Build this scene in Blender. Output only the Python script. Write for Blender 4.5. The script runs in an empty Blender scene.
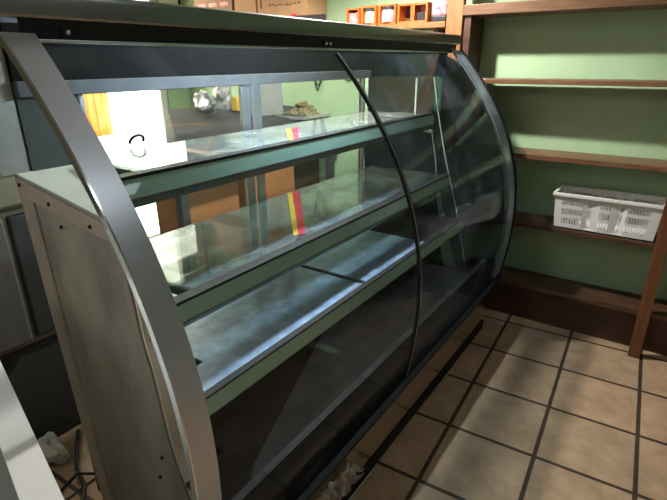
import bpy, bmesh, math, random
from mathutils import Vector, Matrix
random.seed(7)
S = bpy.context.scene
C = S.collection

# ------------------------------------------------------------------ camera, world, lights
cam_d = bpy.data.cameras.new('camera'); cam = bpy.data.objects.new('camera', cam_d); C.objects.link(cam)
R_ = Vector((0.825, 0.565, -0.005)).normalized(); F_ = Vector((-0.528, 0.769, -0.361)).normalized()
R_ = (R_ - F_ * R_.dot(F_)).normalized(); U_ = R_.cross(F_)
M4 = Matrix(((R_.x, U_.x, -F_.x, 0.458), (R_.y, U_.y, -F_.y, -1.144), (R_.z, U_.z, -F_.z, 1.265), (0, 0, 0, 1)))
cam.matrix_world = M4
cam_d.sensor_width = 36; cam_d.lens = 487.46 / 667 * 36; cam_d.clip_start = 0.01
S.camera = cam
S.view_settings.view_transform = 'Standard'; S.view_settings.look = 'None'
S.view_settings.exposure = 0.0; S.view_settings.gamma = 1.0; S.view_settings.use_curve_mapping = False
w = bpy.data.worlds.new('world'); S.world = w; w.use_nodes = True
w.node_tree.nodes['Background'].inputs[0].default_value = (0.55, 0.62, 0.7, 1)
w.node_tree.nodes['Background'].inputs[1].default_value = 0.3

def light(name, kind, loc, energy, color, size=0.05, rot=None, sy=None):
    d = bpy.data.lights.new(name, kind); d.energy = energy; d.color = color
    if kind == 'AREA':
        d.size = size
        if sy: d.shape = 'RECTANGLE'; d.size_y = sy
    else: d.shadow_soft_size = size
    o = bpy.data.objects.new(name, d); o.location = loc
    if rot: o.rotation_euler = rot
    C.objects.link(o); return o
bulb = light('bulb_light', 'SPOT', (-0.67, 0.59, 1.97), 125.0, (1.0, 0.96, 0.90), 0.03)
bulb.data.spot_size = math.radians(150); bulb.data.spot_blend = 0.45
light('ceiling_fill_light', 'AREA', (1.15, 0.0, 2.62), 4.6, (0.90, 0.96, 1.0), 0.16, (0, 0, 0), 1.2)  # unseen fill light, added for the floor and the bar reflections
light('room_fill_light', 'POINT', (-0.9, -2.3, 2.2), 27.0, (1.0, 0.95, 0.88), 0.45)  # unseen fill, added to lift the near end and left side
light('door_daylight', 'AREA', (-2.45, 0.55, 1.35), 14.0, (1.0, 0.92, 0.78), 0.7, (0, math.radians(-90), 0), 1.3)

# ------------------------------------------------------------------ materials
def nt(name):
    m = bpy.data.materials.new(name); m.use_nodes = True
    n = m.node_tree.nodes; l = m.node_tree.links
    return m, n, l, n['Principled BSDF']
def mat(name, col, rough=0.6, metal=0.0, var=0.0, scale=12.0, bump=0.0, col2=None, stretch=None, spec=None, rvar=0.0):
    m, n, l, b = nt(name)
    b.inputs['Base Color'].default_value = (*col, 1); b.inputs['Roughness'].default_value = rough
    b.inputs['Metallic'].default_value = metal
    if spec is not None: b.inputs['Specular IOR Level'].default_value = spec
    if var or bump or col2 or rvar:
        tc = n.new('ShaderNodeTexCoord'); mp = n.new('ShaderNodeMapping'); l.new(tc.outputs['Object'], mp.inputs[0])
        if stretch: mp.inputs['Scale'].default_value = stretch
        nz = n.new('ShaderNodeTexNoise'); nz.inputs['Scale'].default_value = scale; nz.inputs['Detail'].default_value = 6
        nz.inputs['Roughness'].default_value = 0.62
        l.new(mp.outputs[0], nz.inputs['Vector'])
        cr = n.new('ShaderNodeValToRGB'); cr.color_ramp.elements[0].position = 0.32; cr.color_ramp.elements[1].position = 0.70
        c2 = col2 or tuple(min(1, c * (1 + var)) for c in col)
        c1 = col if col2 else tuple(c * (1 - var) for c in col)
        cr.color_ramp.elements[0].color = (*c1, 1); cr.color_ramp.elements[1].color = (*c2, 1)
        l.new(nz.outputs[0], cr.inputs[0]); l.new(cr.outputs[0], b.inputs['Base Color'])
        if rvar:
            mr = n.new('ShaderNodeMapRange'); mr.inputs[3].default_value = max(0.03, rough - rvar); mr.inputs[4].default_value = rough + rvar
            l.new(nz.outputs[0], mr.inputs[0]); l.new(mr.outputs[0], b.inputs['Roughness'])
        if bump:
            bp = n.new('ShaderNodeBump'); bp.inputs['Strength'].default_value = bump; bp.inputs['Distance'].default_value = 0.01
            l.new(nz.outputs[0], bp.inputs['Height']); l.new(bp.outputs[0], b.inputs['Normal'])
    return m
def emit(name, col, s):
    m, n, l, b = nt(name); e = n.new('ShaderNodeEmission'); e.inputs[0].default_value = (*col, 1); e.inputs[1].default_value = s
    l.new(e.outputs[0], n['Material Output'].inputs[0]); return m
def glass(name, tint, dirt=0.05, dirt_hi=0.14, dcol=(0.62, 0.72, 0.85), scale=5.0, stretch=(1, 1, 1), rough=0.02, refl=1.0, lo=0.48, hi=0.78):
    m, n, l, b = nt(name); n.remove(b)
    tr = n.new('ShaderNodeBsdfTransparent'); tr.inputs[0].default_value = (*tint, 1)
    gl = n.new('ShaderNodeBsdfGlossy'); gl.inputs['Roughness'].default_value = rough; gl.inputs['Color'].default_value = (1, 1, 1, 1)
    lw = n.new('ShaderNodeLayerWeight'); lw.inputs[0].default_value = 0.5
    pw = n.new('ShaderNodeMath'); pw.operation = 'POWER'; pw.inputs[1].default_value = 5.0; l.new(lw.outputs['Facing'], pw.inputs[0])
    ml = n.new('ShaderNodeMath'); ml.operation = 'MULTIPLY_ADD'; ml.inputs[1].default_value = 0.9 * refl; ml.inputs[2].default_value = 0.045 * refl
    l.new(pw.outputs[0], ml.inputs[0])
    mx = n.new('ShaderNodeMixShader'); l.new(ml.outputs[0], mx.inputs[0]); l.new(tr.outputs[0], mx.inputs[1]); l.new(gl.outputs[0], mx.inputs[2])
    tc = n.new('ShaderNodeTexCoord'); mp = n.new('ShaderNodeMapping'); mp.inputs['Scale'].default_value = stretch; l.new(tc.outputs['Object'], mp.inputs[0])
    nz = n.new('ShaderNodeTexNoise'); nz.inputs['Scale'].default_value = scale; nz.inputs['Detail'].default_value = 7; nz.inputs['Distortion'].default_value = 0.8
    l.new(mp.outputs[0], nz.inputs['Vector'])
    mr = n.new('ShaderNodeMapRange'); mr.inputs[1].default_value = lo; mr.inputs[2].default_value = hi; mr.inputs[3].default_value = dirt; mr.inputs[4].default_value = dirt_hi
    l.new(nz.outputs[0], mr.inputs[0])
    df = n.new('ShaderNodeBsdfDiffuse'); df.inputs[0].default_value = (*dcol, 1)
    m2 = n.new('ShaderNodeMixShader'); l.new(mr.outputs[0], m2.inputs[0]); l.new(mx.outputs[0], m2.inputs[1]); l.new(df.outputs[0], m2.inputs[2])
    l.new(m2.outputs[0], n['Material Output'].inputs[0]); return m

TILE_A = math.radians(2.85)
def tile_mat():
    m, n, l, b = nt('terracotta_tiles')
    g = n.new('ShaderNodeNewGeometry'); mp = n.new('ShaderNodeMapping'); mp.vector_type = 'POINT'
    mp.inputs['Rotation'].default_value = (0, 0, -TILE_A); mp.inputs['Location'].default_value = (0.0, 0.0, 0)
    l.new(g.outputs['Position'], mp.inputs[0])
    # shift so that the joints, not the tile centres, fall on multiples of the tile size
    br = n.new('ShaderNodeTexBrick'); br.offset = 0.0; br.squash = 1.0
    br.inputs['Scale'].default_value = 1.0; br.inputs['Brick Width'].default_value = 0.3; br.inputs['Row Height'].default_value = 0.3
    br.inputs['Mortar Size'].default_value = 0.0080; br.inputs['Mortar Smooth'].default_value = 0.25; br.inputs['Bias'].default_value = 0.0
    br.inputs['Color1'].default_value = (0.52, 0.375, 0.245, 1); br.inputs['Color2'].default_value = (0.60, 0.405, 0.262, 1)
    br.inputs['Mortar'].default_value = (0.075, 0.055, 0.042, 1)
    l.new(mp.outputs[0], br.inputs['Vector'])
    nz = n.new('ShaderNodeTexNoise'); nz.inputs['Scale'].default_value = 9; nz.inputs['Detail'].default_value = 8; nz.inputs['Roughness'].default_value = 0.65
    l.new(mp.outputs[0], nz.inputs['Vector'])
    cr = n.new('ShaderNodeValToRGB'); cr.color_ramp.elements[0].position = 0.3; cr.color_ramp.elements[1].position = 0.72
    cr.color_ramp.elements[0].color = (0.66, 0.64, 0.62, 1); cr.color_ramp.elements[1].color = (1.12, 1.10, 1.06, 1)
    l.new(nz.outputs[0], cr.inputs[0])
    mu = n.new('ShaderNodeMixRGB'); mu.blend_type = 'MULTIPLY'; mu.inputs[0].default_value = 1
    l.new(br.outputs['Color'], mu.inputs[1]); l.new(cr.outputs[0], mu.inputs[2]); l.new(mu.outputs[0], b.inputs['Base Color'])
    b.inputs['Roughness'].default_value = 0.5; b.inputs['Specular IOR Level'].default_value = 0.35
    iv = n.new('ShaderNodeMath'); iv.operation = 'MULTIPLY_ADD'; iv.inputs[1].default_value = -1.0; l.new(br.outputs['Fac'], iv.inputs[0])
    sc = n.new('ShaderNodeMath'); sc.operation = 'MULTIPLY'; sc.inputs[1].default_value = 0.18; l.new(nz.outputs[0], sc.inputs[0]); l.new(sc.outputs[0], iv.inputs[2])
    bp = n.new('ShaderNodeBump'); bp.inputs['Strength'].default_value = 0.5; bp.inputs['Distance'].default_value = 0.004
    l.new(iv.outputs[0], bp.inputs['Height']); l.new(bp.outputs[0], b.inputs['Normal']); return m

m_tile = tile_mat()
m_green = mat('green_paint', (0.42, 0.60, 0.36), 0.65, var=0.07, scale=3.0, bump=0.04)
m_plain = mat('grey_plaster', (0.36, 0.36, 0.34), 0.8, var=0.06, scale=3)
m_ceil = mat('ceiling_paint', (0.22, 0.22, 0.21), 0.8, var=0.05)
m_steel = mat('stainless_steel', (0.33, 0.34, 0.33), 0.27, 1.0, var=0.05, scale=2.5)
m_bar = mat('brushed_steel_strip', (0.64, 0.68, 0.74), 0.34, 0.80, var=0.04, scale=4, rvar=0.03)
m_kick = mat('worn_steel_kick', (0.74, 0.66, 0.54), 0.24, 1.0, var=0.10, scale=7, rvar=0.08, stretch=(1, 0.6, 3), bump=0.03)
m_alu = mat('aluminium', (0.62, 0.65, 0.66), 0.35, 1.0, var=0.05)
m_alud = mat('dull_aluminium_track', (0.085, 0.082, 0.077), 0.6, 0.1, var=0.15, scale=20)
m_black = mat('black_plastic', (0.012, 0.012, 0.012), 0.55, spec=0.3)
m_head = mat('black_header_sheet', (0.010, 0.009, 0.008), 0.9, var=0.15, scale=4, spec=0.1)
m_rub = mat('black_rubber', (0.01, 0.011, 0.013), 0.6, spec=0.2)
m_end = mat('grey_enamel_panel', (0.40, 0.37, 0.31), 0.55, var=0.32, scale=6, stretch=(1.5, 1, 0.6), bump=0.05)
m_lip = mat('pale_enamel_lip', (0.50, 0.44, 0.37), 0.55, var=0.14, scale=9)
m_pink = mat('pinkish_insulation_edge', (0.88, 0.70, 0.52), 0.6, var=0.08, scale=6)
m_ledge = mat('pale_green_laminate', (0.44, 0.46, 0.39), 0.45, var=0.10, scale=6)
m_jamb = mat('dark_green_grey_panel', (0.06, 0.066, 0.052), 0.4, var=0.15, scale=5)
m_rail = mat('pale_green_shelf_rail', (0.42, 0.60, 0.45), 0.25, 0.15, var=0.12, scale=8, stretch=(1, 0.4, 1))  # green of the wall's reflection is put into this colour
m_under = mat('grey_shelf_support', (0.16, 0.165, 0.155), 0.4, 0.5, var=0.2, scale=10)
m_zinc = mat('blue_lit_zinc_sheet', (0.30, 0.38, 0.50), 0.42, 0.4, col2=(0.56, 0.66, 0.82), scale=30, stretch=(1, 0.7, 1), rvar=0.12, bump=0.02)  # cool light on the sheets is put into this bluish colour
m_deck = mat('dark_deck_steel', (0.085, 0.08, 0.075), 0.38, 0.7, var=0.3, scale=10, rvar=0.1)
m_sheet = mat('grey_loose_sheet', (0.46, 0.48, 0.50), 0.36, 0.7, var=0.25, scale=12, rvar=0.12)
m_lining = mat('dark_steel_lining', (0.05, 0.06, 0.07), 0.25, 0.6, var=0.3, scale=8)
m_front = glass('curved_front_glass', (0.95, 0.97, 0.97), 0.0, 0.13, scale=3.2, stretch=(1, 1.3, .7), refl=0.30, lo=0.60, hi=0.85)
m_front2 = glass('smeared_blue_haze_front_glass', (0.93, 0.96, 0.97), 0.004, 0.16, dcol=(0.42, 0.58, 0.80), scale=2.6, stretch=(1, 1.6, .8), refl=0.34, lo=0.46, hi=0.80)  # smears, with the cool light's blue haze put into their colour
m_pane = glass('sliding_door_glass', (0.93, 0.95, 0.93), 0.0, 0.03, dcol=(0.7, 0.72, 0.7), scale=6)
m_shelfg = glass('greenish_shelf_glass', (0.78, 0.86, 0.81), 0.16, 0.62, dcol=(0.27, 0.28, 0.26), scale=10, stretch=(1, 0.7, 1), refl=1.3, lo=.36, hi=.72)
m_lid = glass('freezer_lid_glass', (0.62, 0.66, 0.66), 0.5, 0.7, dcol=(0.62, 0.64, 0.62), scale=3)
m_film = glass('clear_film', (0.8, 0.8, 0.78), 0.12, 0.4, dcol=(0.7, 0.68, 0.62), scale=25, rough=0.08, refl=2.5)
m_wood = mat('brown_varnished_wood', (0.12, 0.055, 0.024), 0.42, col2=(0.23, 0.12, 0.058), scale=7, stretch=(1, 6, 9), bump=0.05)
m_woodm = mat('darker_brown_wood', (0.055, 0.026, 0.013), 0.45, col2=(0.12, 0.06, 0.032), scale=7, stretch=(1, 6, 9))  # darker brown, used on the lower two shelves
m_woodp = mat('upright_varnished_wood', (0.11, 0.038, 0.014), 0.42, col2=(0.20, 0.08, 0.028), scale=7, stretch=(8, 8, 0.8), bump=0.05)
m_woodo = mat('orange_brown_wood', (0.24, 0.095, 0.03), 0.45, col2=(0.36, 0.165, 0.06), scale=7, stretch=(8, 8, 0.8))
m_woodd = mat('dark_brown_shaded_wood', (0.05, 0.02, 0.011), 0.5, col2=(0.10, 0.042, 0.022), scale=6, stretch=(1, 6, 6))  # shade on the side and toe boards is put into this brown
m_white = mat('white_plastic', (0.80, 0.81, 0.78), 0.38)
m_whitee = mat('white_enamel', (0.87, 0.87, 0.84), 0.35, var=0.03)
m_palegrey = mat('pale_grey_card', (0.36, 0.38, 0.36), 0.6, var=0.08)
m_orange = mat('orange_card', (0.52, 0.12, 0.018), 0.5, var=0.1, scale=20)
m_dark = mat('dark_brown_inside', (0.06, 0.035, 0.022), 0.7)
m_kraft = mat('kraft_cardboard', (0.48, 0.29, 0.145), 0.8, var=0.08, scale=9)
m_kraft2 = mat('orange_kraft_cardboard', (0.50, 0.21, 0.075), 0.75, var=0.12, scale=6)
m_kraft3 = mat('dull_kraft_cardboard', (0.32, 0.21, 0.12), 0.8, var=0.15, scale=9)
m_print = mat('brown_print', (0.12, 0.06, 0.03), 0.8)
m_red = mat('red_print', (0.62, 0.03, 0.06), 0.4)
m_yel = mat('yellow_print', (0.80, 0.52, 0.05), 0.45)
m_tarp = mat('dark_grey_tarp', (0.035, 0.033, 0.034), 0.7, var=0.2, scale=7, bump=0.12)
m_silver = mat('silver_wrapping', (0.62, 0.62, 0.62), 0.3, 0.6, var=0.3, scale=20, bump=0.3)
m_bread = mat('brown_paper_scraps', (0.30, 0.24, 0.13), 0.8, var=0.35, scale=25)
m_bag = mat('white_bag', (0.70, 0.70, 0.66), 0.5, var=0.1, scale=20, bump=0.2)
m_fridge = mat('fridge_steel', (0.28, 0.245, 0.175), 0.4, 0.55, var=0.10, scale=4, stretch=(1, 5, 0.5), rvar=0.08)
m_post = mat('dull_steel_post', (0.42, 0.40, 0.34), 0.5, 0.3, var=0.15, scale=8)
m_bar2 = mat('blue_sheen_steel_strip', (0.46, 0.54, 0.66), 0.36, 0.6, var=0.05, scale=4)  # far bar's steel, with its bluish reflected light put into the colour
m_flow = mat('fridge_lower_grey', (0.15, 0.14, 0.12), 0.4, 0.4, var=0.2, scale=5, stretch=(1, 6, .4))
m_fdark = mat('fridge_dark_gap', (0.03, 0.03, 0.028), 0.6)
m_cable = mat('black_cable', (0.02, 0.017, 0.015), 0.5)
m_chrome = mat('bright_chrome', (0.85, 0.85, 0.83), 0.15, 1.0)
m_fill_tube = emit('cool_fill_glow', (0.58, 0.79, 1.0), 270.0)  # glow of the tube added to light the decks
m_out = emit('bright_outdoors', (1.0, 0.96, 0.82), 7.0)
m_jar1 = mat('red_white_wrapper', (0.80, 0.06, 0.08), 0.4, col2=(0.5, 0.48, 0.47), scale=40)
m_jar2 = mat('green_white_wrapper', (0.12, 0.30, 0.10), 0.4, col2=(0.5, 0.47, 0.46), scale=45)
m_jar3 = mat('pink_white_wrapper', (0.5, 0.5, 0.49), 0.4, col2=(0.5, 0.05, 0.10), scale=35)
m_pinkin = mat('pink_inside', (0.75, 0.30, 0.28), 0.5)
m_navy = mat('dark_printed_board', (0.02, 0.02, 0.025), 0.45)
m_smoke = glass('smoked_end_glass', (0.30, 0.36, 0.35), 0.0, 0.03, scale=6, refl=0.8)
m_film2 = glass('brownish_film', (0.42, 0.36, 0.28), 0.05, 0.25, dcol=(0.30, 0.25, 0.19), scale=10, rough=0.1, stretch=(1, 1, .4))
m_foil = mat('crinkled_silvery_film', (0.85, 0.83, 0.78), 0.2, 0.9, var=0.1, scale=30)
m_bead = mat('clear_bead', (0.62, 0.68, 0.62), 0.25, 0.2)
def curtain_mat():
    m, n, l, b = nt('orange_curtain'); n.remove(b)
    t = n.new('ShaderNodeBsdfTranslucent'); d = n.new('ShaderNodeBsdfDiffuse'); mx = n.new('ShaderNodeMixShader'); mx.inputs[0].default_value = 0.25
    tc = n.new('ShaderNodeTexCoord'); nz = n.new('ShaderNodeTexNoise'); nz.inputs['Scale'].default_value = 3.2; l.new(tc.outputs['Object'], nz.inputs[0])
    cr = n.new('ShaderNodeValToRGB'); cr.color_ramp.elements[0].color = (0.95, 0.42, 0.07, 1); cr.color_ramp.elements[1].color = (1.0, 0.86, 0.42, 1)
    cr.color_ramp.elements[0].position = 0.40; cr.color_ramp.elements[1].position = 0.6
    l.new(nz.outputs[0], cr.inputs[0])
    for s in (t, d): l.new(cr.outputs[0], s.inputs[0])
    l.new(t.outputs[0], mx.inputs[1]); l.new(d.outputs[0], mx.inputs[2]); l.new(mx.outputs[0], n['Material Output'].inputs[0]); return m
m_curt = curtain_mat()

# ------------------------------------------------------------------ mesh helpers (all in world coordinates)
def BM(): return bmesh.new()
def box(bm, a, b, bev=0.0, rot=0.0, seg=2):
    a = Vector(a); b = Vector(b); c = (a + b) / 2; s = b - a
    r = bmesh.ops.create_cube(bm, size=1.0, matrix=Matrix.Translation(c) @ Matrix.Rotation(rot, 4, 'Z') @ Matrix.Diagonal((abs(s.x), abs(s.y), abs(s.z), 1)))
    if bev:
        es = list({e for v in r['verts'] for e in v.link_edges})
        bmesh.ops.bevel(bm, geom=es, offset=bev, segments=seg, profile=0.5, affect='EDGES')
    return bm
def prism(bm, poly, axis, lo, hi):
    # poly in the two other axes; axis 'y': (x,z), 'z': (x,y), 'x': (y,z)
    def P(p, t): return {'y': (p[0], t, p[1]), 'z': (p[0], p[1], t), 'x': (t, p[0], p[1])}[axis]
    A = [bm.verts.new(P(p, lo)) for p in poly]; B = [bm.verts.new(P(p, hi)) for p in poly]; n = len(poly)
    bm.faces.new(A); bm.faces.new(B[::-1])
    for i in range(n): bm.faces.new((A[i], B[i], B[(i + 1) % n], A[(i + 1) % n]))
    bmesh.ops.recalc_face_normals(bm, faces=bm.faces[:]); return bm
def ribbon(bm, prof, lo, hi, th, ny=1):
    # a strip that follows prof (x,z), from y=lo to y=hi, th thick towards the inside
    n = len(prof); nrm = []
    for i in range(n):
        a = prof[max(0, i - 1)]; b = prof[min(n - 1, i + 1)]; t = Vector((b[0] - a[0], b[1] - a[1])).normalized(); nrm.append((t.y, -t.x))
    inn = [(p[0] + k[0] * th, p[1] + k[1] * th) for p, k in zip(prof, nrm)]
    poly = list(prof) + inn[::-1]
    return prism(bm, poly, 'y', lo, hi)
def tube(bm, pts, r, seg=8, cap=True):
    pts = [Vector(p) for p in pts]; rings = []
    for i, p in enumerate(pts):
        t = (pts[min(i + 1, len(pts) - 1)] - pts[max(i - 1, 0)]).normalized()
        up = Vector((0, 0, 1)) if abs(t.z) < 0.9 else Vector((1, 0, 0))
        x = t.cross(up).normalized(); y = x.cross(t)
        rings.append([bm.verts.new(p + (x * math.cos(2 * math.pi * k / seg) + y * math.sin(2 * math.pi * k / seg)) * r) for k in range(seg)])
    for a, b in zip(rings, rings[1:]):
        for k in range(seg): bm.faces.new((a[k], a[(k + 1) % seg], b[(k + 1) % seg], b[k]))
    if cap: bm.faces.new(rings[0][::-1]); bm.faces.new(rings[-1])
    return bm
def lathe(bm, c, prof, seg=20):
    rings = []
    for r, z in prof: rings.append([bm.verts.new((c[0] + r * math.cos(2 * math.pi * k / seg), c[1] + r * math.sin(2 * math.pi * k / seg), c[2] + z)) for k in range(seg)])
    for a, b in zip(rings, rings[1:]):
        for k in range(seg): bm.faces.new((a[k], a[(k + 1) % seg], b[(k + 1) % seg], b[k]))
    bm.faces.new(rings[0][::-1]); bm.faces.new(rings[-1]); return bm
def lump(bm, c, rad, seed, amp=0.25, sub=3):
    rnd = random.Random(seed); r = bmesh.ops.create_icosphere(bm, subdivisions=sub, radius=1.0)
    ds = [Vector((rnd.uniform(-1, 1), rnd.uniform(-1, 1), rnd.uniform(-1, 1))).normalized() for _ in range(22)]; ws = [rnd.uniform(-amp, amp) for _ in ds]
    for v in r['verts']:
        d = v.co.normalized(); k = 1 + rnd.uniform(-.12, .12) + sum(wt * max(0, d.dot(q)) ** 8 for q, wt in zip(ds, ws))
        v.co = Vector((c[0] + d.x * rad[0] * k, c[1] + d.y * rad[1] * k, c[2] + max(-1, d.z * k) * rad[2]))
    return bm
def smooth_curve(pts, n=40):
    out = []
    P = [Vector((*p, 0)) for p in pts]; P = [2 * P[0] - P[1]] + P + [2 * P[-1] - P[-2]]
    segs = len(P) - 3
    for s in range(segs):
        for k in range(n // segs + 1):
            t = k / (n // segs + 1); a, b, c, d = P[s:s + 4]
            q = 0.5 * ((2 * b) + (c - a) * t + (2 * a - 5 * b + 4 * c - d) * t * t + (3 * b - a - 3 * c + d) * t ** 3)
            out.append((q.x, q.y))
    out.append((P[-2].x, P[-2].y)); return out
WO = {}
def obj(name, bm, m, parent=None, smooth=0.0, label=None):
    me = bpy.data.meshes.new(name)
    if parent is not None: org = WO[parent]
    else:
        xs = [v.co for v in bm.verts]
        org = Vector(((min(v.x for v in xs) + max(v.x for v in xs)) / 2, (min(v.y for v in xs) + max(v.y for v in xs)) / 2, min(v.z for v in xs)))
    bmesh.ops.translate(bm, verts=bm.verts[:], vec=-org)
    bm.normal_update(); bm.to_mesh(me); bm.free()
    me.materials.append(m)
    o = bpy.data.objects.new(name, me); C.objects.link(o)
    if parent is not None: o.parent = parent
    else: o.location = org
    WO[o] = org
    if smooth:
        for p in me.polygons: p.use_smooth = True
        me.set_sharp_from_angle(angle=math.radians(smooth))
    if label: o['label'] = label
    return o
def tag(o, label, cat, group=None):
    o['label'] = label; o['category'] = cat
    if group: o['group'] = group
    return o
def thing(name, loc, label, cat, group=None):
    o = bpy.data.objects.new(name, None); o.location = loc; o.empty_display_size = 0.1; C.objects.link(o); WO[o] = Vector(loc)
    return tag(o, label, cat, group)
def struct(name, bm, m):
    o = obj(name, bm, m); o['kind'] = 'structure'; return o

# ------------------------------------------------------------------ the room
X0, X1, Y0, Y1, H = -2.6, 2.3, -3.0, 1.41, 2.7
struct('floor', box(BM(), (X0 - .1, Y0 - .1, -0.1), (X1 + .1, Y1 + .1, 0)), m_tile)
struct('ceiling', box(BM(), (X0 - .1, Y0 - .1, H), (X1 + .1, Y1 + .1, H + .1)), m_ceil)
struct('wall_far', box(BM(), (X0 - .1, Y1, 0), (X1 + .1, Y1 + .1, H)), m_green)
struct('wall_near', box(BM(), (X0 - .1, Y0 - .1, 0), (X1 + .1, Y0, H)), m_plain)
struct('wall_right', box(BM(), (X1, Y0, 0), (X1 + .1, Y1, H)), m_plain)
DV0, DV1, DZ = 0.42, 1.22, 2.05
b = BM(); box(b, (X0 - .1, Y0, 0), (X0, DV0, H)); box(b, (X0 - .1, DV1, 0), (X0, Y1, H)); box(b, (X0 - .1, DV0, DZ), (X0, DV1, H))
struct('wall_back', b, m_green)
# bright glazed door onto the street in the back wall
d = bpy.data.objects.new('door_1', None); d.location = (X0 - .05, (DV0 + DV1) / 2, 0); C.objects.link(d); WO[d] = d.location.copy(); d['kind'] = 'structure'
b = BM()
for y in (DV0, DV1 - .05): box(b, (X0 - .07, y, 0), (X0 - .02, y + .05, DZ))
for z in (0, 0.42, DZ - .06): box(b, (X0 - .065, DV0, z), (X0 - .025, DV1, z + .045))
obj('door_frame', b, m_whitee, d)
obj('door_glass', box(BM(), (X0 - .05, DV0, .02), (X0 - .044, DV1, DZ)), m_pane, d)
struct('window_1', box(BM(), (X0 - .32, DV0 - .5, -.05), (X0 - .30, DV1 + .6, 2.3)), m_out)
b = BM(); N = 30
pp = [(X0 - .13 + .018 * math.sin(i * 1.7), DV0 - .02 + .42 * i / N) for i in range(N + 1)]
A = [b.verts.new((x, y, .80)) for x, y in pp]; B = [b.verts.new((x, y, 2.02)) for x, y in pp]
for i in range(N): b.faces.new((A[i], A[i + 1], B[i + 1], B[i]))
bmesh.ops.solidify(b, geom=b.faces[:], thickness=0.002)
tag(obj('curtain', b, m_curt, smooth=60), 'orange and yellow cloth glowing in the bright doorway behind the case', 'curtain')

# ------------------------------------------------------------------ the display case
case = thing('display_case', (-0.45, 0.15, 0), 'long stainless display case with a curved glass front and empty glass shelves', 'display case')
V0, V1 = -0.775, 1.09
def rim_x(z): return ((0.14982 * z - 0.689) * z + 0.44642) * z * z + 0.07679 * z - 0.14857
PROF = [(rim_x(z), z) for z in [1.346 - (1.346 - .275) * k / 56 for k in range(57)]]
TOPP = [p for p in PROF if p[1] < 1.322]
GLP = [p for p in PROF if p[1] < 1.300]
# plinth
obj('body', box(BM(), (-.775, V0 + .15, .045), (-.17, V1 - .04, .30)), m_lining, case)
obj('kick_panel', box(BM(), (-.17, V0 + .02, .05), (-.15, V1 - .02, .252), .003), m_kick, case)
obj('toe_strip', box(BM(), (-.16, V0 + .02, .0), (-.146, V1 - .02, .046)), m_black, case)
b = tube(BM(), [(-.138, -.55, .010), (-.139, -.3, .011), (-.138, -.05, .010)], .0045, 8); obj('toe_trim', b, m_alu, case, 60)
b = tube(BM(), [(-.138, .42, .010), (-.138, .60, .011)], .005, 8); obj('toe_trim', b, m_alu, case, 60)
b = BM(); prism(b, [(-.172, .252), (-.148, .252), (-.112, .272), (-.088, .285), (-.082, .305), (-.096, .312), (-.130, .300), (-.132, .405), (-.150, .412), (-.172, .33)], 'y', V0 + .05, V1 - .03)
obj('bottom_channel', b, m_rub, case)
obj('channel_trim', box(BM(), (-.1505, V0 + .05, .409), (-.131, V1 - .05, .4145)), m_rub, case)
# torn clear film hanging on the kick panel
b = BM(); rnd = random.Random(3); NU, NV = 26, 9; g = []
for i in range(NU + 1):
    row = []
    for j in range(NV + 1):
        y = -.42 + .30 * i / NU; taper = min(1, (i + 1) / 6) * min(1, (NU - i + 1) / 8)
        z = .055 + .115 * (j / NV) * taper
        row.append(b.verts.new((-.147 + rnd.uniform(.001, .022), y + rnd.uniform(-.005, .005), z + rnd.uniform(-.005, .005))))
    g.append(row)
for i in range(NU):
    for j in range(NV): b.faces.new((g[i][j], g[i + 1][j], g[i + 1][j + 1], g[i][j + 1]))
bmesh.ops.solidify(b, geom=b.faces[:], thickness=.001)
obj('torn_film', b, m_foil, case, label='crumpled clear film torn on the lower front')
# end walls
def end_wall(ya, yb, outer, far=False):
    fr = smooth_curve([(-.440, .965), (-.411, .826), (-.399, .71), (-.38, .615), (-.355, .431), (-.315, .307), (-.28, .20)], 30)
    top_b = 1.018
    poly = [(-.725, .0), (-.745, .25), (-.775, .70), (-.787, top_b)] + fr + [(-.27, .0)]
    e = obj('end_wall', prism(BM(), poly, 'y', ya, yb), m_lining if far else m_end, case)
    obj('edge_trim', ribbon(BM(), [(p[0] + .004, p[1]) for p in fr[::-1]], ya + .004, yb - .004, .006), m_pink if not far else m_alu, e)
    lo = [(-.795, top_b), (-.795, top_b + .008), (-.43, .971), (-.43, .963)]
    obj('ledge', prism(BM(), [lo[0], lo[1], (-.60, .998), (-.60, .990)], 'y', ya - .006, ya + .135), m_ledge, e)
    obj('ledge', prism(BM(), [(-.599, .990), (-.599, .998), lo[2], lo[3]], 'y', ya - .006, yb + .006), m_ledge, e)
    if not far:
        lp = [(-.792, top_b - .002), (-.432, .962), (-.428, .925), (-.792, .975)]
        obj('lip', prism(BM(), lp, 'y', ya - .008, ya), m_lip, e)
        bb = BM(); prism(bb, [(-.730, .0), (-.750, .25), (-.780, .70), (-.792, .975), (-.735, .967), (-.722, .70), (-.692, .25), (-.672, .0)], 'y', ya - .006, ya); obj('corner_strip', bb, m_lip, e)
        for (x, z) in ((-.775, 1.0), (-.655, .972), (-.50, .948), (-.62, .925), (-.40, .33), (-.38, .40)):
            s = BM(); bmesh.ops.create_cone(s, cap_ends=True, segments=12, radius1=.005, radius2=.004, depth=.004, matrix=Matrix.Translation((x, ya - .0095, z)) @ Matrix.Rotation(math.pi / 2, 4, 'X'))
            obj('screw', s, m_black, e)
    return e
end_wall(-.63, -.585, -1)
end_wall(.93, 1.05, 1, True)
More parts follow.
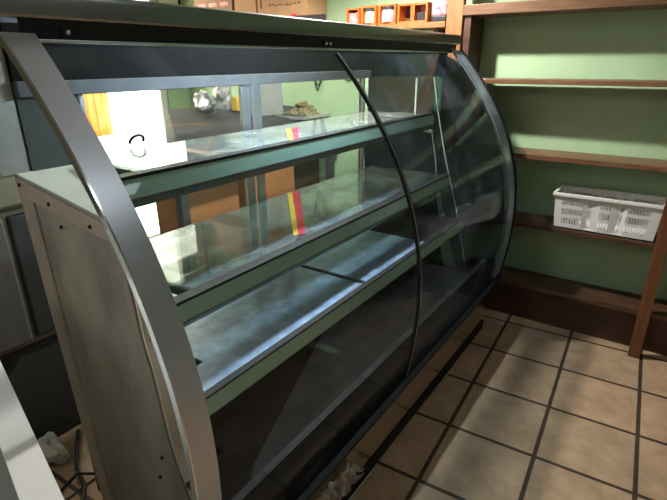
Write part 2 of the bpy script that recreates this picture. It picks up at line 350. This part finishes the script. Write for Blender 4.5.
# rim bars and glass
def bar(y0, y1, m):
    o = obj('rim_bar', ribbon(BM(), TOPP, y0, y1, .010), m, case, 40)
    return o
r1 = bar(V0, V0 + .05, m_bar)
obj('rim_edge', ribbon(BM(), [(p[0] + .0035, p[1] + .001) for p in TOPP], V0 - .0035, V0, .012), m_chrome, r1, 40)
r2 = bar(V1 - .095, V1 - .012, m_bar2)
obj('gasket', ribbon(BM(), [(p[0] + .006, p[1] + .002) for p in TOPP], V1 - .012, V1 + .002, .03), m_rub, r2, 40)
JY = 0.085
for a, c in ((V0 + .05, JY - .003), (JY + .003, V1 - .095)):
    obj('front_glass', ribbon(BM(), GLP, a, c, .005), m_front if a < 0 else m_front2, case, 40)
obj('joint_strip', ribbon(BM(), [(p[0] + .002, p[1]) for p in GLP], JY - .006, JY + .006, .010), m_black, case, 40)
obj('joint_highlight_bead', ribbon(BM(), [(p[0] + .0035, p[1]) for p in GLP], JY - .004, JY - .0015, .003), m_alu, case, 40)
# smoked end pane with beads at the far end
obj('end_pane', prism(BM(), [(-.775, 1.03), (-.775, 1.192), (-.775, 1.30), (-.43, 1.30)] + [(p[0] - .012, p[1]) for p in TOPP if .33 < p[1] < 1.28] + [(-.27, .33), (-.30, .42), (-.40, .75), (-.44, .975)], 'y', .955, .960), m_smoke, case)
bead = smooth_curve([(-.445, 1.20), (-.412, 1.045), (-.365, .86), (-.315, .70), (-.272, .55), (-.232, .39)], 30)
obj('end_bead', ribbon(BM(), bead,   .946, .952, .003), m_bead, case, 40)
obj('end_bead', box(BM(), (-.530, .944, 1.03), (-.522, .954, 1.195), .002), m_bead, case)
obj('film_sheet', box(BM(), (-.775, .948, 1.03), (-.445, .9515, 1.20)), m_film2, case, label='brownish wrinkled film over the far end')
# canopy
b = BM(); prism(b, [(-.450, 1.345), (-.440, 1.345), (-.440, 1.331), (-.410, 1.329), (-.404, 1.331), (-.402, 1.335), (-.402, 1.362), (-.405, 1.369), (-.416, 1.373), (-.450, 1.374)], 'y', V0 - .03, V1 + .02)
obj('canopy', b, m_steel, case, 25)
obj('canopy_beam', box(BM(), (-.830, V0 - .03, 1.345), (-.775, V1 + .02, 1.374), .003), m_steel, case)
for y0, y1 in ((V0 - .03, V0 + .03), (V1 - .04, V1 + .02)): obj('canopy_beam', box(BM(), (-.775, y0, 1.345), (-.450, y1, 1.374), .003), m_steel, case)
obj('top_glass', box(BM(), (-.776, V0 + .03, 1.358), (-.450, V1 - .04, 1.364)), m_pane, case)
obj('canopy_recess', box(BM(), (-.412, V0 + .04, 1.300), (-.404, V1 - .02, 1.336)), m_black, case)
obj('canopy_trim', box(BM(), (-.415, V0 + .055, 1.2955), (-.403, V1 - .05, 1.3005), .0015), m_alu, case)
tb = tube(BM(), [(-.4265, -.22, 1.323), (-.4265, .36, 1.323)], .008, 10); obj('added_fill_tube', tb, m_fill_tube, case, 60, label='unseen cool tube added under the canopy to light the decks')  # added tube hidden by the fascia, throws bluish light on the decks
for y in (V0 + .11, JY, V1 - .075):
    hw = .010 if y < -.5 else .022
    c_ = obj('glass_clip', box(BM(), (-.410, y - hw, 1.303), (-.400, y + hw, 1.322), .002), m_black, case)
    for dy in ((0,) if y < -.5 else (-.010, .010)):
        s = BM(); bmesh.ops.create_icosphere(s, subdivisions=2, radius=.0045, matrix=Matrix.Translation((-.400, y + dy, 1.312))); obj('screw', s, m_chrome, c_, 60)
# back: header, track, posts, doors
obj('header', box(BM(), (-.795, -.60, 1.225), (-.775, 1.03, 1.345)), m_head, case)
obj('end_header', box(BM(), (-.775, 1.0, 1.20), (-.425, 1.03, 1.345)), m_head, case)
obj('upper_track', box(BM(), (-.800, -.60, 1.192), (-.765, 1.03, 1.226), .002), m_alud, case)
obj('lower_track', box(BM(), (-.800, -.50, .560), (-.762, .93, .582), .002), m_alud, case)
obj('back_post', box(BM(), (-.83, -.672, 1.018), (-.785, -.60, 1.345), .006), m_post, case)
obj('back_panel', box(BM(), (-.797, -.60, 1.02), (-.782, -.455, 1.195)), m_jamb, case)
obj('back_panel', box(BM(), (-.797, .905, .58), (-.782, .93, 1.195)), m_jamb, case)
obj('back_panel', box(BM(), (-.797, -.50, .30), (-.782, .93, .56)), m_lining, case)
def door(y0, y1, x, wl, wr):
    d = bpy.data.objects.new('sliding_door', None); d.location = (0, 0, 0); C.objects.link(d); d.parent = case; WO[d] = WO[case]
    bb = BM(); box(bb, (x - .007, y0, .583), (x + .007, y0 + wl, 1.192), .0015); box(bb, (x - .007, y1 - wr, .583), (x + .007, y1, 1.192), .0015)
    box(bb, (x - .0065, y0 + wl, .583), (x + .0065, y1 - wr, .605)); obj('door_frame', bb, m_alu, d)
    obj('door_glass', box(BM(), (x - .0025, y0 + wl, .605), (x + .0025, y1 - wr, 1.192)), m_pane, d); return d
dl = door(-.455, .152, -.788, .012, .040)
door(.158, .905, -.774, .035, .014)
bb = tube(BM(), [(-.782 + .012 * math.sin(t * math.pi), -.313 + .022 * math.cos(math.pi * (1 - t) * 1.15 - .2), 1.060 + .016 * math.sin(math.pi * (1 - t) * 1.15 - .2)) for t in [i / 12 for i in range(13)]], .0042, 8)
obj('hook', bb, m_black, dl, 60, label='black curved finger hook on the left sliding pane')
# shelves
def shelf(zt, xf, y0, y1, h):
    s = obj('glass_shelf', box(BM(), (-.745, y0, zt - .008), (xf - .012, y1, zt)), m_shelfg, case)
    ya = -.63
    obj('rail_cap', box(BM(), (xf - .030, ya, zt - .002), (xf + .001, y1, zt + .006), .001), m_black, s)
    bb = BM(); prism(bb, [(xf - .012, zt - .002), (xf, zt - .002), (xf + .006, zt - h * .62), (xf - .006, zt - h * .62)], 'y', ya, y1); obj('front_rail', bb, m_rail, s)
    bb = BM(); prism(bb, [(xf - .03, zt - h * .60), (xf + .0045, zt - h * .60), (xf + .003, zt - h * .72), (xf - .012, zt - h), (xf - .03, zt - h)], 'y', ya, y1); obj('support_bar', bb, m_under, s)
    for y in (y0 + .01, y1 - .02):
        obj('bracket', prism(BM(), [(-.745, zt - .009), (xf - .03, zt - .009), (xf - .03, zt - .03), (-.745, zt - .06)], 'y', y, y + .008), m_alud, s)
shelf(1.046, -.43, -.505, .93, .066)
shelf(.785, -.335, -.505, .93, .066)
# third level: zinc sheets on a rail
zt, xf = .597, -.25
for y0, y1, m in ((-.50, .088, m_zinc), (.112, .565, m_zinc), (.575, .925, m_deck)):  # blue light and the unlit far end are put into the sheet colours
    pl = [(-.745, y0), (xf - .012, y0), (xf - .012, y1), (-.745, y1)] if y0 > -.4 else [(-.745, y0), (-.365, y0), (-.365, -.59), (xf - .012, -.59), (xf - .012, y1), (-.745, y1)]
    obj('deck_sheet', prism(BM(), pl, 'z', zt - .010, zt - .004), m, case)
obj('deck_rail_cap', box(BM(), (xf - .020, -.63, zt - .004), (xf, .925, zt + .002), .001), m_black, case)
bb = BM(); prism(bb, [(xf - .012, zt - .006), (xf, zt - .004), (xf + .006, zt - .042), (xf - .006, zt - .042)], 'y', -.63, .925); obj('front_rail', bb, m_rail, case)
bb = BM(); prism(bb, [(xf - .03, zt - .040), (xf + .004, zt - .040), (xf + .002, zt - .048), (xf - .012, zt - .062), (xf - .03, zt - .062)], 'y', -.63, .925); obj('support_bar', bb, m_under, case)
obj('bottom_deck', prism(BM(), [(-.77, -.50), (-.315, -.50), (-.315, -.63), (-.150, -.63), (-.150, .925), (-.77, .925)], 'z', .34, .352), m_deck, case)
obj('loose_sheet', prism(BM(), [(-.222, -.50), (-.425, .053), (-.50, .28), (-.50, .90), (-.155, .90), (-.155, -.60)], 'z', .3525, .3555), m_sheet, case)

# ------------------------------------------------------------------ wooden shelving on the far wall
shv = thing('shelving_unit', (.1, 1.3, 0), 'brown wooden shelving against the green wall at the far end', 'shelving')
VF, VB = 1.215, 1.400
UL, UR = -.425, 1.15
for k, (z, t) in enumerate(((1.187, .021), (.862, .022), (.536, .022), (.222, .024))):
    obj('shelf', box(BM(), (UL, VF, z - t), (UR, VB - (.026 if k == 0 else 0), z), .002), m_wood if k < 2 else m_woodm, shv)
obj('top_board', box(BM(), (UL - .04, VF - .01, 1.455), (UR, VB, 1.50), .003), m_wood, shv)
obj('toe_board', box(BM(), (UL, 1.285, 0), (UR, 1.305, .198)), m_woodd, shv)
obj('side_board', box(BM(), (-.432, VF + .004, 0), (-.402, VB, 1.455)), m_woodd, shv)
obj('post', box(BM(), (.487, VF - .030, 0), (.535, VF - .001, 1.60), .003), m_woodp, shv)
obj('post', box(BM(), (-.515, VF - .012, 0), (-.437, VF + .024, 1.75), .003), m_woodo, shv, label='orange brown front post beside the case top')
ws = thing('wall_shelf', (-1.5, 1.3, 1.41), 'wooden wall shelf above the case back holding small orange boxes', 'shelf')
obj('board', box(BM(), (-2.58, 1.20, 1.411), (-.517, 1.405, 1.436), .002), m_woodo, ws)
for x in (-2.3, -1.4, -.6):
    obj('bracket', prism(BM(), [(1.25, 1.411), (1.405, 1.411), (1.405, 1.27), (1.395, 1.27)], 'x', x, x + .02), m_woodo, ws)

# ------------------------------------------------------------------ white basket
bk = thing('basket', (.280, 1.300, .536), 'white slotted plastic basket on the brown shelf beside the wooden post', 'basket')
def slotted(bm, P, L, Ht, slots, th):
    xs = sorted({0, L} | {round(v, 5) for s in slots for v in (s[0], s[1])}); zs = sorted({0, Ht} | {round(v, 5) for s in slots for v in (s[2], s[3])})
    vs = {}
    def V(i, j):
        if (i, j) not in vs: vs[(i, j)] = bm.verts.new(P(xs[i], zs[j]))
        return vs[(i, j)]
    fs = []
    for i in range(len(xs) - 1):
        for j in range(len(zs) - 1):
            cx, cz = (xs[i] + xs[i + 1]) / 2, (zs[j] + zs[j + 1]) / 2
            if any(s[0] < cx < s[1] and s[2] < cz < s[3] for s in slots): continue
            fs.append(bm.faces.new((V(i, j), V(i + 1, j), V(i + 1, j + 1), V(i, j + 1))))
    return fs
LB, WB, HB, TP = .420, .165, .158, .012
def slots_long():
    s = []
    rows = ((.018, .048), (.062, .092), (.106, .136))
    for z0, z1 in rows:
        for k in range(8): s.append((.030 + k * .0115, .0365 + k * .0115, z0, z1)); s.append((.294 + k * .0115, .3005 + k * .0115, z0, z1))
        for k in range(2): s.append((.140 + k * .0105, .146 + k * .0105, z0, z1)); s.append((.262 + k * .0105, .268 + k * .0105, z0, z1))
        for k in range(4): s.append((.188 + k * .0115, .1945 + k * .0115, z0, z1))
    return s
def slots_short():
    return [(.025 + k * .0115, .0315 + k * .0115, z0, z1) for z0, z1 in ((.018, .048), (.062, .092), (.106, .136)) for k in range(10)]
BX, BY, BZ = .280 - LB / 2, 1.300 - WB / 2, .544
bm_ = BM()
def inset(z): return TP * (1 - z / HB)
def relief(x):   # the narrow slotted columns lie a little deeper than the three wide panels
    return .007 if (.132 < x < .165 or .255 < x < .288) else 0
slotted(bm_, lambda x, z: (BX + inset(z) + x * (LB - 2 * inset(z)) / LB, BY + inset(z) + relief(x), BZ + z), LB, HB, slots_long() + [], .002)
slotted(bm_, lambda x, z: (BX + LB - inset(z) - x * (LB - 2 * inset(z)) / LB, BY + WB - inset(z) - relief(x), BZ + z), LB, HB, slots_long(), .002)
slotted(bm_, lambda x, z: (BX + inset(z), BY + WB - inset(z) - x * (WB - 2 * inset(z)) / WB, BZ + z), WB, HB, slots_short(), .002)
slotted(bm_, lambda x, z: (BX + LB - inset(z), BY + inset(z) + x * (WB - 2 * inset(z)) / WB, BZ + z), WB, HB, slots_short(), .002)
fl = [bm_.verts.new(p) for p in ((BX + TP, BY + TP, BZ + .002), (BX + LB - TP, BY + TP, BZ + .002), (BX + LB - TP, BY + WB - TP, BZ + .002), (BX + TP, BY + WB - TP, BZ + .002))]
bm_.faces.new(fl)
bmesh.ops.recalc_face_normals(bm_, faces=bm_.faces[:]); bmesh.ops.solidify(bm_, geom=bm_.faces[:], thickness=.0022)
obj('body', bm_, m_white, bk)
bb = BM(); zr = BZ + HB
box(bb, (BX - .010, BY - .010, zr - .012), (BX + LB + .010, BY + .003, zr + .003), .002); box(bb, (BX - .010, BY + WB - .003, zr - .012), (BX + LB + .010, BY + WB + .010, zr + .003), .002)
box(bb, (BX - .010, BY - .004, zr - .0115), (BX + .003, BY + WB + .004, zr + .0025)); box(bb, (BX + LB - .003, BY - .004, zr - .0115), (BX + LB + .010, BY + WB + .004, zr + .0025))
obj('rim', bb, m_white, bk)
for x in (BX + .03, BX + LB - .05):
    for y in (BY + .045, BY + WB - .04): obj('foot', box(BM(), (x, y, .5362), (x + .02, y + .02, .546)), m_white, bk)

# ------------------------------------------------------------------ small boxes on the wall shelf
ZS = 1.4362
def open_box(x0, x1, h, label, inner, kind):
    yc = 1.205
    t = thing('orange_box', ((x0 + x1) / 2, 1.25, ZS), label, 'box', 'small orange boxes on the wall shelf')
    th = .009; bb = BM(); y0, y1 = yc, 1.285
    box(bb, (x0, y0, ZS), (x1, y1, ZS + th)); box(bb, (x0, y0, ZS + h - th), (x1, y1, ZS + h))
    box(bb, (x0, y0, ZS + th), (x0 + th, y1, ZS + h - th)); box(bb, (x1 - th, y0, ZS + th), (x1, y1, ZS + h - th)); box(bb, (x0 + th, y1 - .004, ZS + th), (x1 - th, y1, ZS + h - th))
    obj('carton', bb, m_orange, t)
    if kind == 'pouch':
        obj('wrapped_packet', box(BM(), (x0 + th + .004, y0 + .004, ZS + th), (x1 - th - .004, y0 + .04, ZS + h - th - .012), .006), inner, t)
    elif kind == 'jar':
        c = ((x0 + x1) / 2, y0 + .022, ZS + th); r = (x1 - x0) / 2 - th - .003
        obj('jar', lathe(BM(), c, [(r, 0), (r, .012), (r, h - .042), (r * .86, h - .034)]), inner, t, 40)
        obj('lid', lathe(BM(), (c[0], c[1], c[2] + h - .034), [(r * .95, 0), (r * .95, .012), (r * .85, .014)]), m_navy, t, 40)
    else:
        obj('lining', box(BM(), (x0 + th, y1 - .012, ZS + th), (x1 - th, y1 - .005, ZS + h - th)), inner, t)
        if kind == 'sheet': obj('card_insert', box(BM(), (x0 + th + .002, y0 + .03, ZS + th), (x1 - th - .002, y0 + .034, ZS + h * .55)), m_navy, t)
open_box(-1.068, -.990, .082, 'small orange box with a red and white packet, nearest the kraft cartons', m_jar1, 'pouch')
open_box(-.976, -.890, .088, 'small orange box holding a black lidded jar with green and white label', m_jar2, 'jar')
open_box(-.876, -.780, .090, 'wider orange box holding a black lidded jar with pink and white label', m_jar3, 'jar')
open_box(-.769, -.690, .086, 'empty orange box showing its brown inside', m_dark, 'empty')
open_box(-.688, -.612, .086, 'orange box with pink back and a black card inside', m_pinkin, 'sheet')
t = thing('snack_bag', (-.552, 1.25, ZS), 'red, white and black printed bag standing against the orange wooden post', 'bag')
bb = box(BM(), (-.598, 1.212, ZS + .022), (-.520, 1.26, ZS + .135), .014, seg=3); obj('pouch', bb, m_jar3, t, 40)
bb = box(BM(), (-.596, 1.214, ZS), (-.522, 1.258, ZS + .026), .006); obj('base_band', bb, m_navy, t)

def carton(name, a, c, m, label, group=None, prints=None, tape=True):
    t = thing(name, ((a[0] + c[0]) / 2, (a[1] + c[1]) / 2, a[2]), label, 'cardboard box', group)
    obj('carton', box(BM(), a, c, .003), m, t)
    if tape: obj('tape', box(BM(), (a[0] + .01, (a[1] + c[1]) / 2 - .02, c[2]), (c[0] - .01, (a[1] + c[1]) / 2 + .02, c[2] + .001)), m_lip, t)
    if prints:
        for x, z, wx, hz in prints: obj('print_mark', box(BM(), (x, a[1] - .0012, z), (x + wx, a[1] + .0005, z + hz)), m_print, t, label='dark brown printing')
    return t
pr = []
rnd = random.Random(5)
x = -1.60
for k in range(11): pr.append((x, 1.560 + rnd.uniform(-.004, .004), rnd.uniform(.006, .016), rnd.uniform(.006, .010))); x += .021
x = -1.55
for k in range(5): pr.append((x, 1.600 + rnd.uniform(-.005, .004), rnd.uniform(.010, .022), rnd.uniform(.014, .024))); x += .030
pr.append((-1.668, 1.55, .010, .05))
carton('kraft_box', (-1.690, 1.215, ZS), (-1.325, 1.400, 1.72), m_kraft, 'large kraft box with dark printing above the case back', None, pr)
carton('kraft_box', (-1.880, 1.22, ZS), (-1.705, 1.400, 1.70), m_kraft, 'plain kraft box standing left of the printed kraft box')
k = carton('kraft_box', (-2.235, 1.22, ZS), (-1.90, 1.400, 1.66), m_kraft3, 'dull brown kraft box with dark red marks, leftmost above the case')
for i in range(3): obj('print_mark', box(BM(), (-2.20 + i * .10, 1.2185, 1.585), (-2.13 + i * .10, 1.2205, 1.605)), m_jar1, k)
t = thing('flat_packet', (-1.28, 1.2, ZS), 'flat black and red packet lying before the printed kraft box', 'packet')
obj('wrapper_or_reflection', box(BM(), (-1.40, 1.19, ZS + .001), (-1.20, 1.21, 1.500), .003), m_navy, t)
obj('red_end', box(BM(), (-1.425, 1.188, ZS + .001), (-1.398, 1.212, 1.512), .003), m_red, t)
bd = thing('notice_board', (X0 + .01, 1.25, 1.55), 'white board with a dark edge on the wall behind the case', 'board')
obj('sheet', box(BM(), (X0 + .001, 1.23, 1.5), (X0 + .012, 1.385, 2.0)), m_whitee, bd)
obj('edge_strip', box(BM(), (X0 + .001, 1.386, 1.5), (X0 + .02, 1.400, 2.0)), m_navy, bd)

# ------------------------------------------------------------------ behind the case: worktable and clutter
tb = thing('worktable', (-1.55, .75, 0), 'worktable behind the sliding doors with cardboard boxes under it', 'table')
TX0, TX1, TY0, TY1, TZ = -1.95, -1.20, .05, 1.36, .905
obj('tabletop', prism(BM(), [(-1.2, .09), (-1.2, TY1), (-1.82, TY1), (-1.82, .58)], 'z', TZ - .03, TZ), m_alud, tb)
for x, y in ((-1.79, .64), (-1.79, 1.29), (-1.27, .16), (-1.27, 1.29)): obj('leg', box(BM(), (x, y, 0), (x + .04, y + .04, TZ - .03)), m_alud, tb)
obj('low_shelf', prism(BM(), [(-1.22, .12), (-1.22, 1.34), (-1.80, 1.34), (-1.80, .62)], 'z', .30, .32), m_alud, tb)
bb = BM(); NX, NY = 16, 26; g = []
rnd = random.Random(11)
for i in range(NX + 1):
    row = []
    for j in range(NY + 1):
        s = i / NX; y = .10 + .45 * s + (1.34 - .10 - .45 * s) * j / NY; x = -1.195 - .60 * s
        z = TZ + .006 + .045 * min(1, i / 3) + .075 * s + rnd.uniform(-.004, .004)
        if i == 0: z = TZ - .06
        if j == 0: z = TZ + .002
        row.append(bb.verts.new((x, y, max(z, TZ - .06))))
    g.append(row)
for i in range(NX):
    for j in range(NY): bb.faces.new((g[i][j], g[i + 1][j], g[i + 1][j + 1], g[i][j + 1]))
bmesh.ops.recalc_face_normals(bb, faces=bb.faces[:])
bmesh.ops.solidify(bb, geom=bb.faces[:], thickness=.003)
tag(obj('tarp', bb, m_tarp, smooth=50), 'dark grey cloth spread over the worktable behind the case', 'cloth')
for (cx, cy, cz, r, lab) in ((-1.62, .69, 1.05, (.05, .065, .055), 'crumpled silver bag on the dark cloth, nearest the bright door'), (-1.66, .86, 1.06, (.05, .06, .075), 'taller crumpled silver bag on the dark cloth beside the yellow packet')):
    tag(obj('silver_bag', lump(BM(), (cx, cy, cz + .02), r, int(cx * -100) + int(cy * 100), .5), m_silver, smooth=0), lab, 'bag', 'silver bags on the dark cloth')
tag(obj('yellow_packet', box(BM(), (-1.60, .855, 1.01), (-1.55, .915, 1.085), .006), m_yel), 'small yellow packet on the dark cloth behind the case', 'packet')
wp = thing('white_carton', (-1.45, .98, .99), 'pale grey carton standing on the dark cloth behind the door posts', 'box')
obj('box_body', box(BM(), (-1.52, .865, .985), (-1.42, 1.09, 1.20), .004), m_palegrey, wp)
tr = thing('tray', (-1.32, 1.13, .955), 'shallow silver tray on the dark cloth near the green wall corner', 'tray')
bb = BM(); prism(bb, [(-1.42, 1.02), (-1.22, 1.02), (-1.22, 1.27), (-1.42, 1.27)], 'z', .968, .974); obj('tray_base', bb, m_silver, tr)
bb = BM(); box(bb, (-1.222, 1.015, .968), (-1.214, 1.275, .985)); box(bb, (-1.426, 1.015, .968), (-1.418, 1.275, .985)); box(bb, (-1.418, 1.012, .968), (-1.222, 1.02, .985)); box(bb, (-1.418, 1.27, .968), (-1.222, 1.278, .985)); obj('tray_rim', bb, m_silver, tr)
bb = BM(); rnd = random.Random(2)
for k_ in range(70):
    a = rnd.uniform(0, 6.28); r = rnd.uniform(0, .10) ; z = .98 + max(0, (.075 - .6 * r)) * rnd.uniform(.2, 1)
    box(bb, (-1.32 + r * .8 * math.cos(a) - .014, 1.145 + r * math.sin(a) - .014, z - .004), (-1.32 + r * .8 * math.cos(a) + .014, 1.145 + r * math.sin(a) + .014, z + .006), rot=rnd.uniform(0, 3))
st = obj('scrap_pile', bb, m_bread); st['kind'] = 'stuff'; st['label'] = 'heap of brown scraps piled on the silver tray'; st['category'] = 'scraps'
carton('kraft_box', (-1.47, .20, .321), (-1.29, .56, .80), m_kraft2, 'orange brown cardboard box under the table, left of the door posts', 'boxes under the worktable', tape=False)
carton('kraft_box', (-1.62, .60, .321), (-1.25, .96, .79), m_kraft2, 'orange brown cardboard box under the table, behind the painted red and yellow reflection', 'boxes under the worktable', tape=False)
carton('kraft_box', (-1.66, .99, .321), (-1.30, 1.27, .77), m_woodd, 'dark brown cardboard box under the table by the green wall', 'boxes under the worktable', tape=False)
def wrapper_or_reflection(a, c, d, e, z, lab):  # strips painting a red and yellow reflection in the shelf glass
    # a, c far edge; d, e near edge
    t = thing('wrapper_or_reflection', ((a[0] + d[0]) / 2, (a[1] + d[1]) / 2, z), lab, 'wrapper_or_reflection', 'red and yellow reflections painted on the glass shelves')
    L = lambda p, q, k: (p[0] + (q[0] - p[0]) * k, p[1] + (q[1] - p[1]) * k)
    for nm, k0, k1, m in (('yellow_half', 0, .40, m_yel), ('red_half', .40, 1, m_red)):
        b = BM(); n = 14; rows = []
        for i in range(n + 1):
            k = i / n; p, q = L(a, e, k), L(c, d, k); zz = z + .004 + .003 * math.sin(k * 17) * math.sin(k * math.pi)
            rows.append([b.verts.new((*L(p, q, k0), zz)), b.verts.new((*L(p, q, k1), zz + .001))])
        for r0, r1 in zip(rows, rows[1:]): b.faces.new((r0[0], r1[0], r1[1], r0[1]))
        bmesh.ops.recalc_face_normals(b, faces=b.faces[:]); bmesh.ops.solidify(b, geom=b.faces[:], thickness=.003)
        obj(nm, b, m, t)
wrapper_or_reflection((-.634, .164), (-.633, .228), (-.455, .010), (-.455, -.035), 1.0463, 'short red and yellow reflection drawn as a strip on the upper glass shelf')
wrapper_or_reflection((-.730, .272), (-.720, .332), (-.385, -.062), (-.400, -.100), .7853, 'long red and yellow reflection drawn as a strip on the middle glass shelf')
# loose cables on the far wall
for k_, (x0, x1, zb) in enumerate(((-1.46, -1.33, 1.13), (-1.44, -1.36, 1.10), (-1.27, -1.08, 1.16))):
    pts = [(x0 + (x1 - x0) * i / 14, 1.400, 1.30 - (1.30 - zb) * math.sin(math.pi * i / 14)) for i in range(15)]
    tag(obj('cable', tube(BM(), pts, .004, 6), m_cable, smooth=60), ('thin black cable looping widest on the green wall left', 'thin black cable looping lowest on the green wall', 'thin black cable sagging near the right door edge')[k_], 'cable', 'cables on the green wall')

# ------------------------------------------------------------------ left: steel cabinet, floor clutter, freezer
fg = thing('steel_cabinet', (-1.4, -1.1, 0), 'tall stainless steel cabinet standing left of the display case', 'cabinet')
CX = -1.12
obj('carcass', box(BM(), (-1.75, -1.75, .40), (CX - .03, -.40, 1.95), .006), m_fridge, fg)
obj('upper_door', box(BM(), (CX - .03, -1.73, .86), (CX, -.42, 1.92), .012), m_fridge, fg)
dd = obj('lower_door', box(BM(), (CX - .03, -.72, .42), (CX - .006, -.56, .835), .008), m_flow, fg)
obj('lower_door', box(BM(), (CX - .03, -1.73, .42), (CX - .003, -.735, .835), .008), m_flow, fg)
obj('lower_door', box(BM(), (CX - .05, -.545, .42), (CX - .02, -.42, .835), .008), m_fdark, fg)  # dark panel standing for the darkness of an open gap
obj('handle', tube(BM(), [(CX + .01, -.69, .47), (CX + .022, -.69, .50), (CX + .022, -.69, .78), (CX + .01, -.69, .81)], .008, 8), m_fridge, dd, 60)
for x in (-1.72, CX - .12):
    for y in (-1.70, -.46): obj('leg', box(BM(), (x, y, 0), (x + .04, y + .04, .40)), m_fdark, fg)
obj('dark_void_sheet', box(BM(), (CX - .06, -1.66, .0), (CX - .04, -.42, .40)), m_fdark, fg)  # dark sheet in place of the shade under the cabinet
tag(obj('plastic_bag', lump(BM(), (-1.07, -.63, .055), (.055, .040, .055), 5, .55), m_bag), 'crumpled white plastic bag on the floor beside the white freezer edge', 'bag')
t = thing('floor_box', (-1.115, -.70, 0), 'dark low box with a brown label on the floor under the steel cabinet', 'box')
obj('box_body', box(BM(), (-1.155, -.74, .0), (-1.085, -.665, .12), .004), m_fdark, t); obj('box_label', box(BM(), (-1.086, -.695, .05), (-1.0835, -.67, .11)), m_kraft3, t)
tag(obj('cable', tube(BM(), [(-1.12, -.50, .012), (-1.03, -.555, .010), (-.95, -.60, .010), (-.86, -.625, .010), (-.80, -.67, .010)], .007, 6), m_cable, smooth=60), 'dark cable running along the floor gap towards the case corner', 'cable', 'cables in the floor gap')
tag(obj('cable', tube(BM(), [(-.90, -.72, .010), (-.90, -.68, .014), (-.905, -.62, .034), (-.89, -.585, .014), (-.85, -.56, .010)], .006, 6), m_cable, smooth=60), 'dark cable crossing over the other in the floor gap', 'cable', 'cables in the floor gap')

fz = thing('chest_freezer', (-.30, -1.35, 0), 'white chest freezer with a pale glass lid at the lower left', 'freezer')
E0 = Vector((-.295, -.917)); E1 = Vector((.019, -.993)); dE = (E1 - E0).normalized(); nE = Vector((dE.y, -dE.x))
if nE.y > 0: nE = -nE
def FP(s, t): q = E1 + dE * s + nE * t; return (q.x, q.y)
A0, A1, W_ = -.80, .10, .62
obj('cabinet_body', prism(BM(), [FP(A0, .012), FP(A1 - .01, .012), FP(A1 - .01, W_ - .012), FP(A0, W_ - .012)], 'z', .03, .80), m_whitee, fz)
lid = obj('lid_frame', prism(BM(), [FP(A0 - .01, 0), FP(A1, 0), FP(A1, .034), FP(A0 - .01, .034)], 'z', .80, .85), m_whitee, fz)
for q in ([FP(A0 - .01, W_ - .034), FP(A1, W_ - .034), FP(A1, W_), FP(A0 - .01, W_)], [FP(A0 - .01, .034), FP(A0 + .024, .034), FP(A0 + .024, W_ - .034), FP(A0 - .01, W_ - .034)], [FP(A1 - .034, .034), FP(A1, .034), FP(A1, W_ - .034), FP(A1 - .034, W_ - .034)]):
    obj('lid_frame', prism(BM(), q, 'z', .80, .85), m_whitee, fz)
obj('lid_glass', prism(BM(), [FP(A0 + .024, .034), FP(A1 - .034, .034), FP(A1 - .034, W_ - .034), FP(A0 + .024, W_ - .034)], 'z', .825, .833), m_lid, fz)
bb = BM(); prism(bb, [FP(-.235 + .020 * math.cos(a) * (1 + .25 * math.sin(3 * a)), .062 + .014 * math.sin(a) * (1 + .2 * math.cos(2 * a))) for a in [i * 2 * math.pi / 24 for i in range(24)]], 'z', .8335, .8345)
obj('red_mark', bb, m_red, fz, label='red smear on the glass lid')
bb = tube(BM(), [(*FP(-.225, .056), .8355), (*FP(-.20, .050), .8355), (*FP(-.16, .046), .8355)], .001, 6); obj('dark_hairline', bb, m_print, fz)
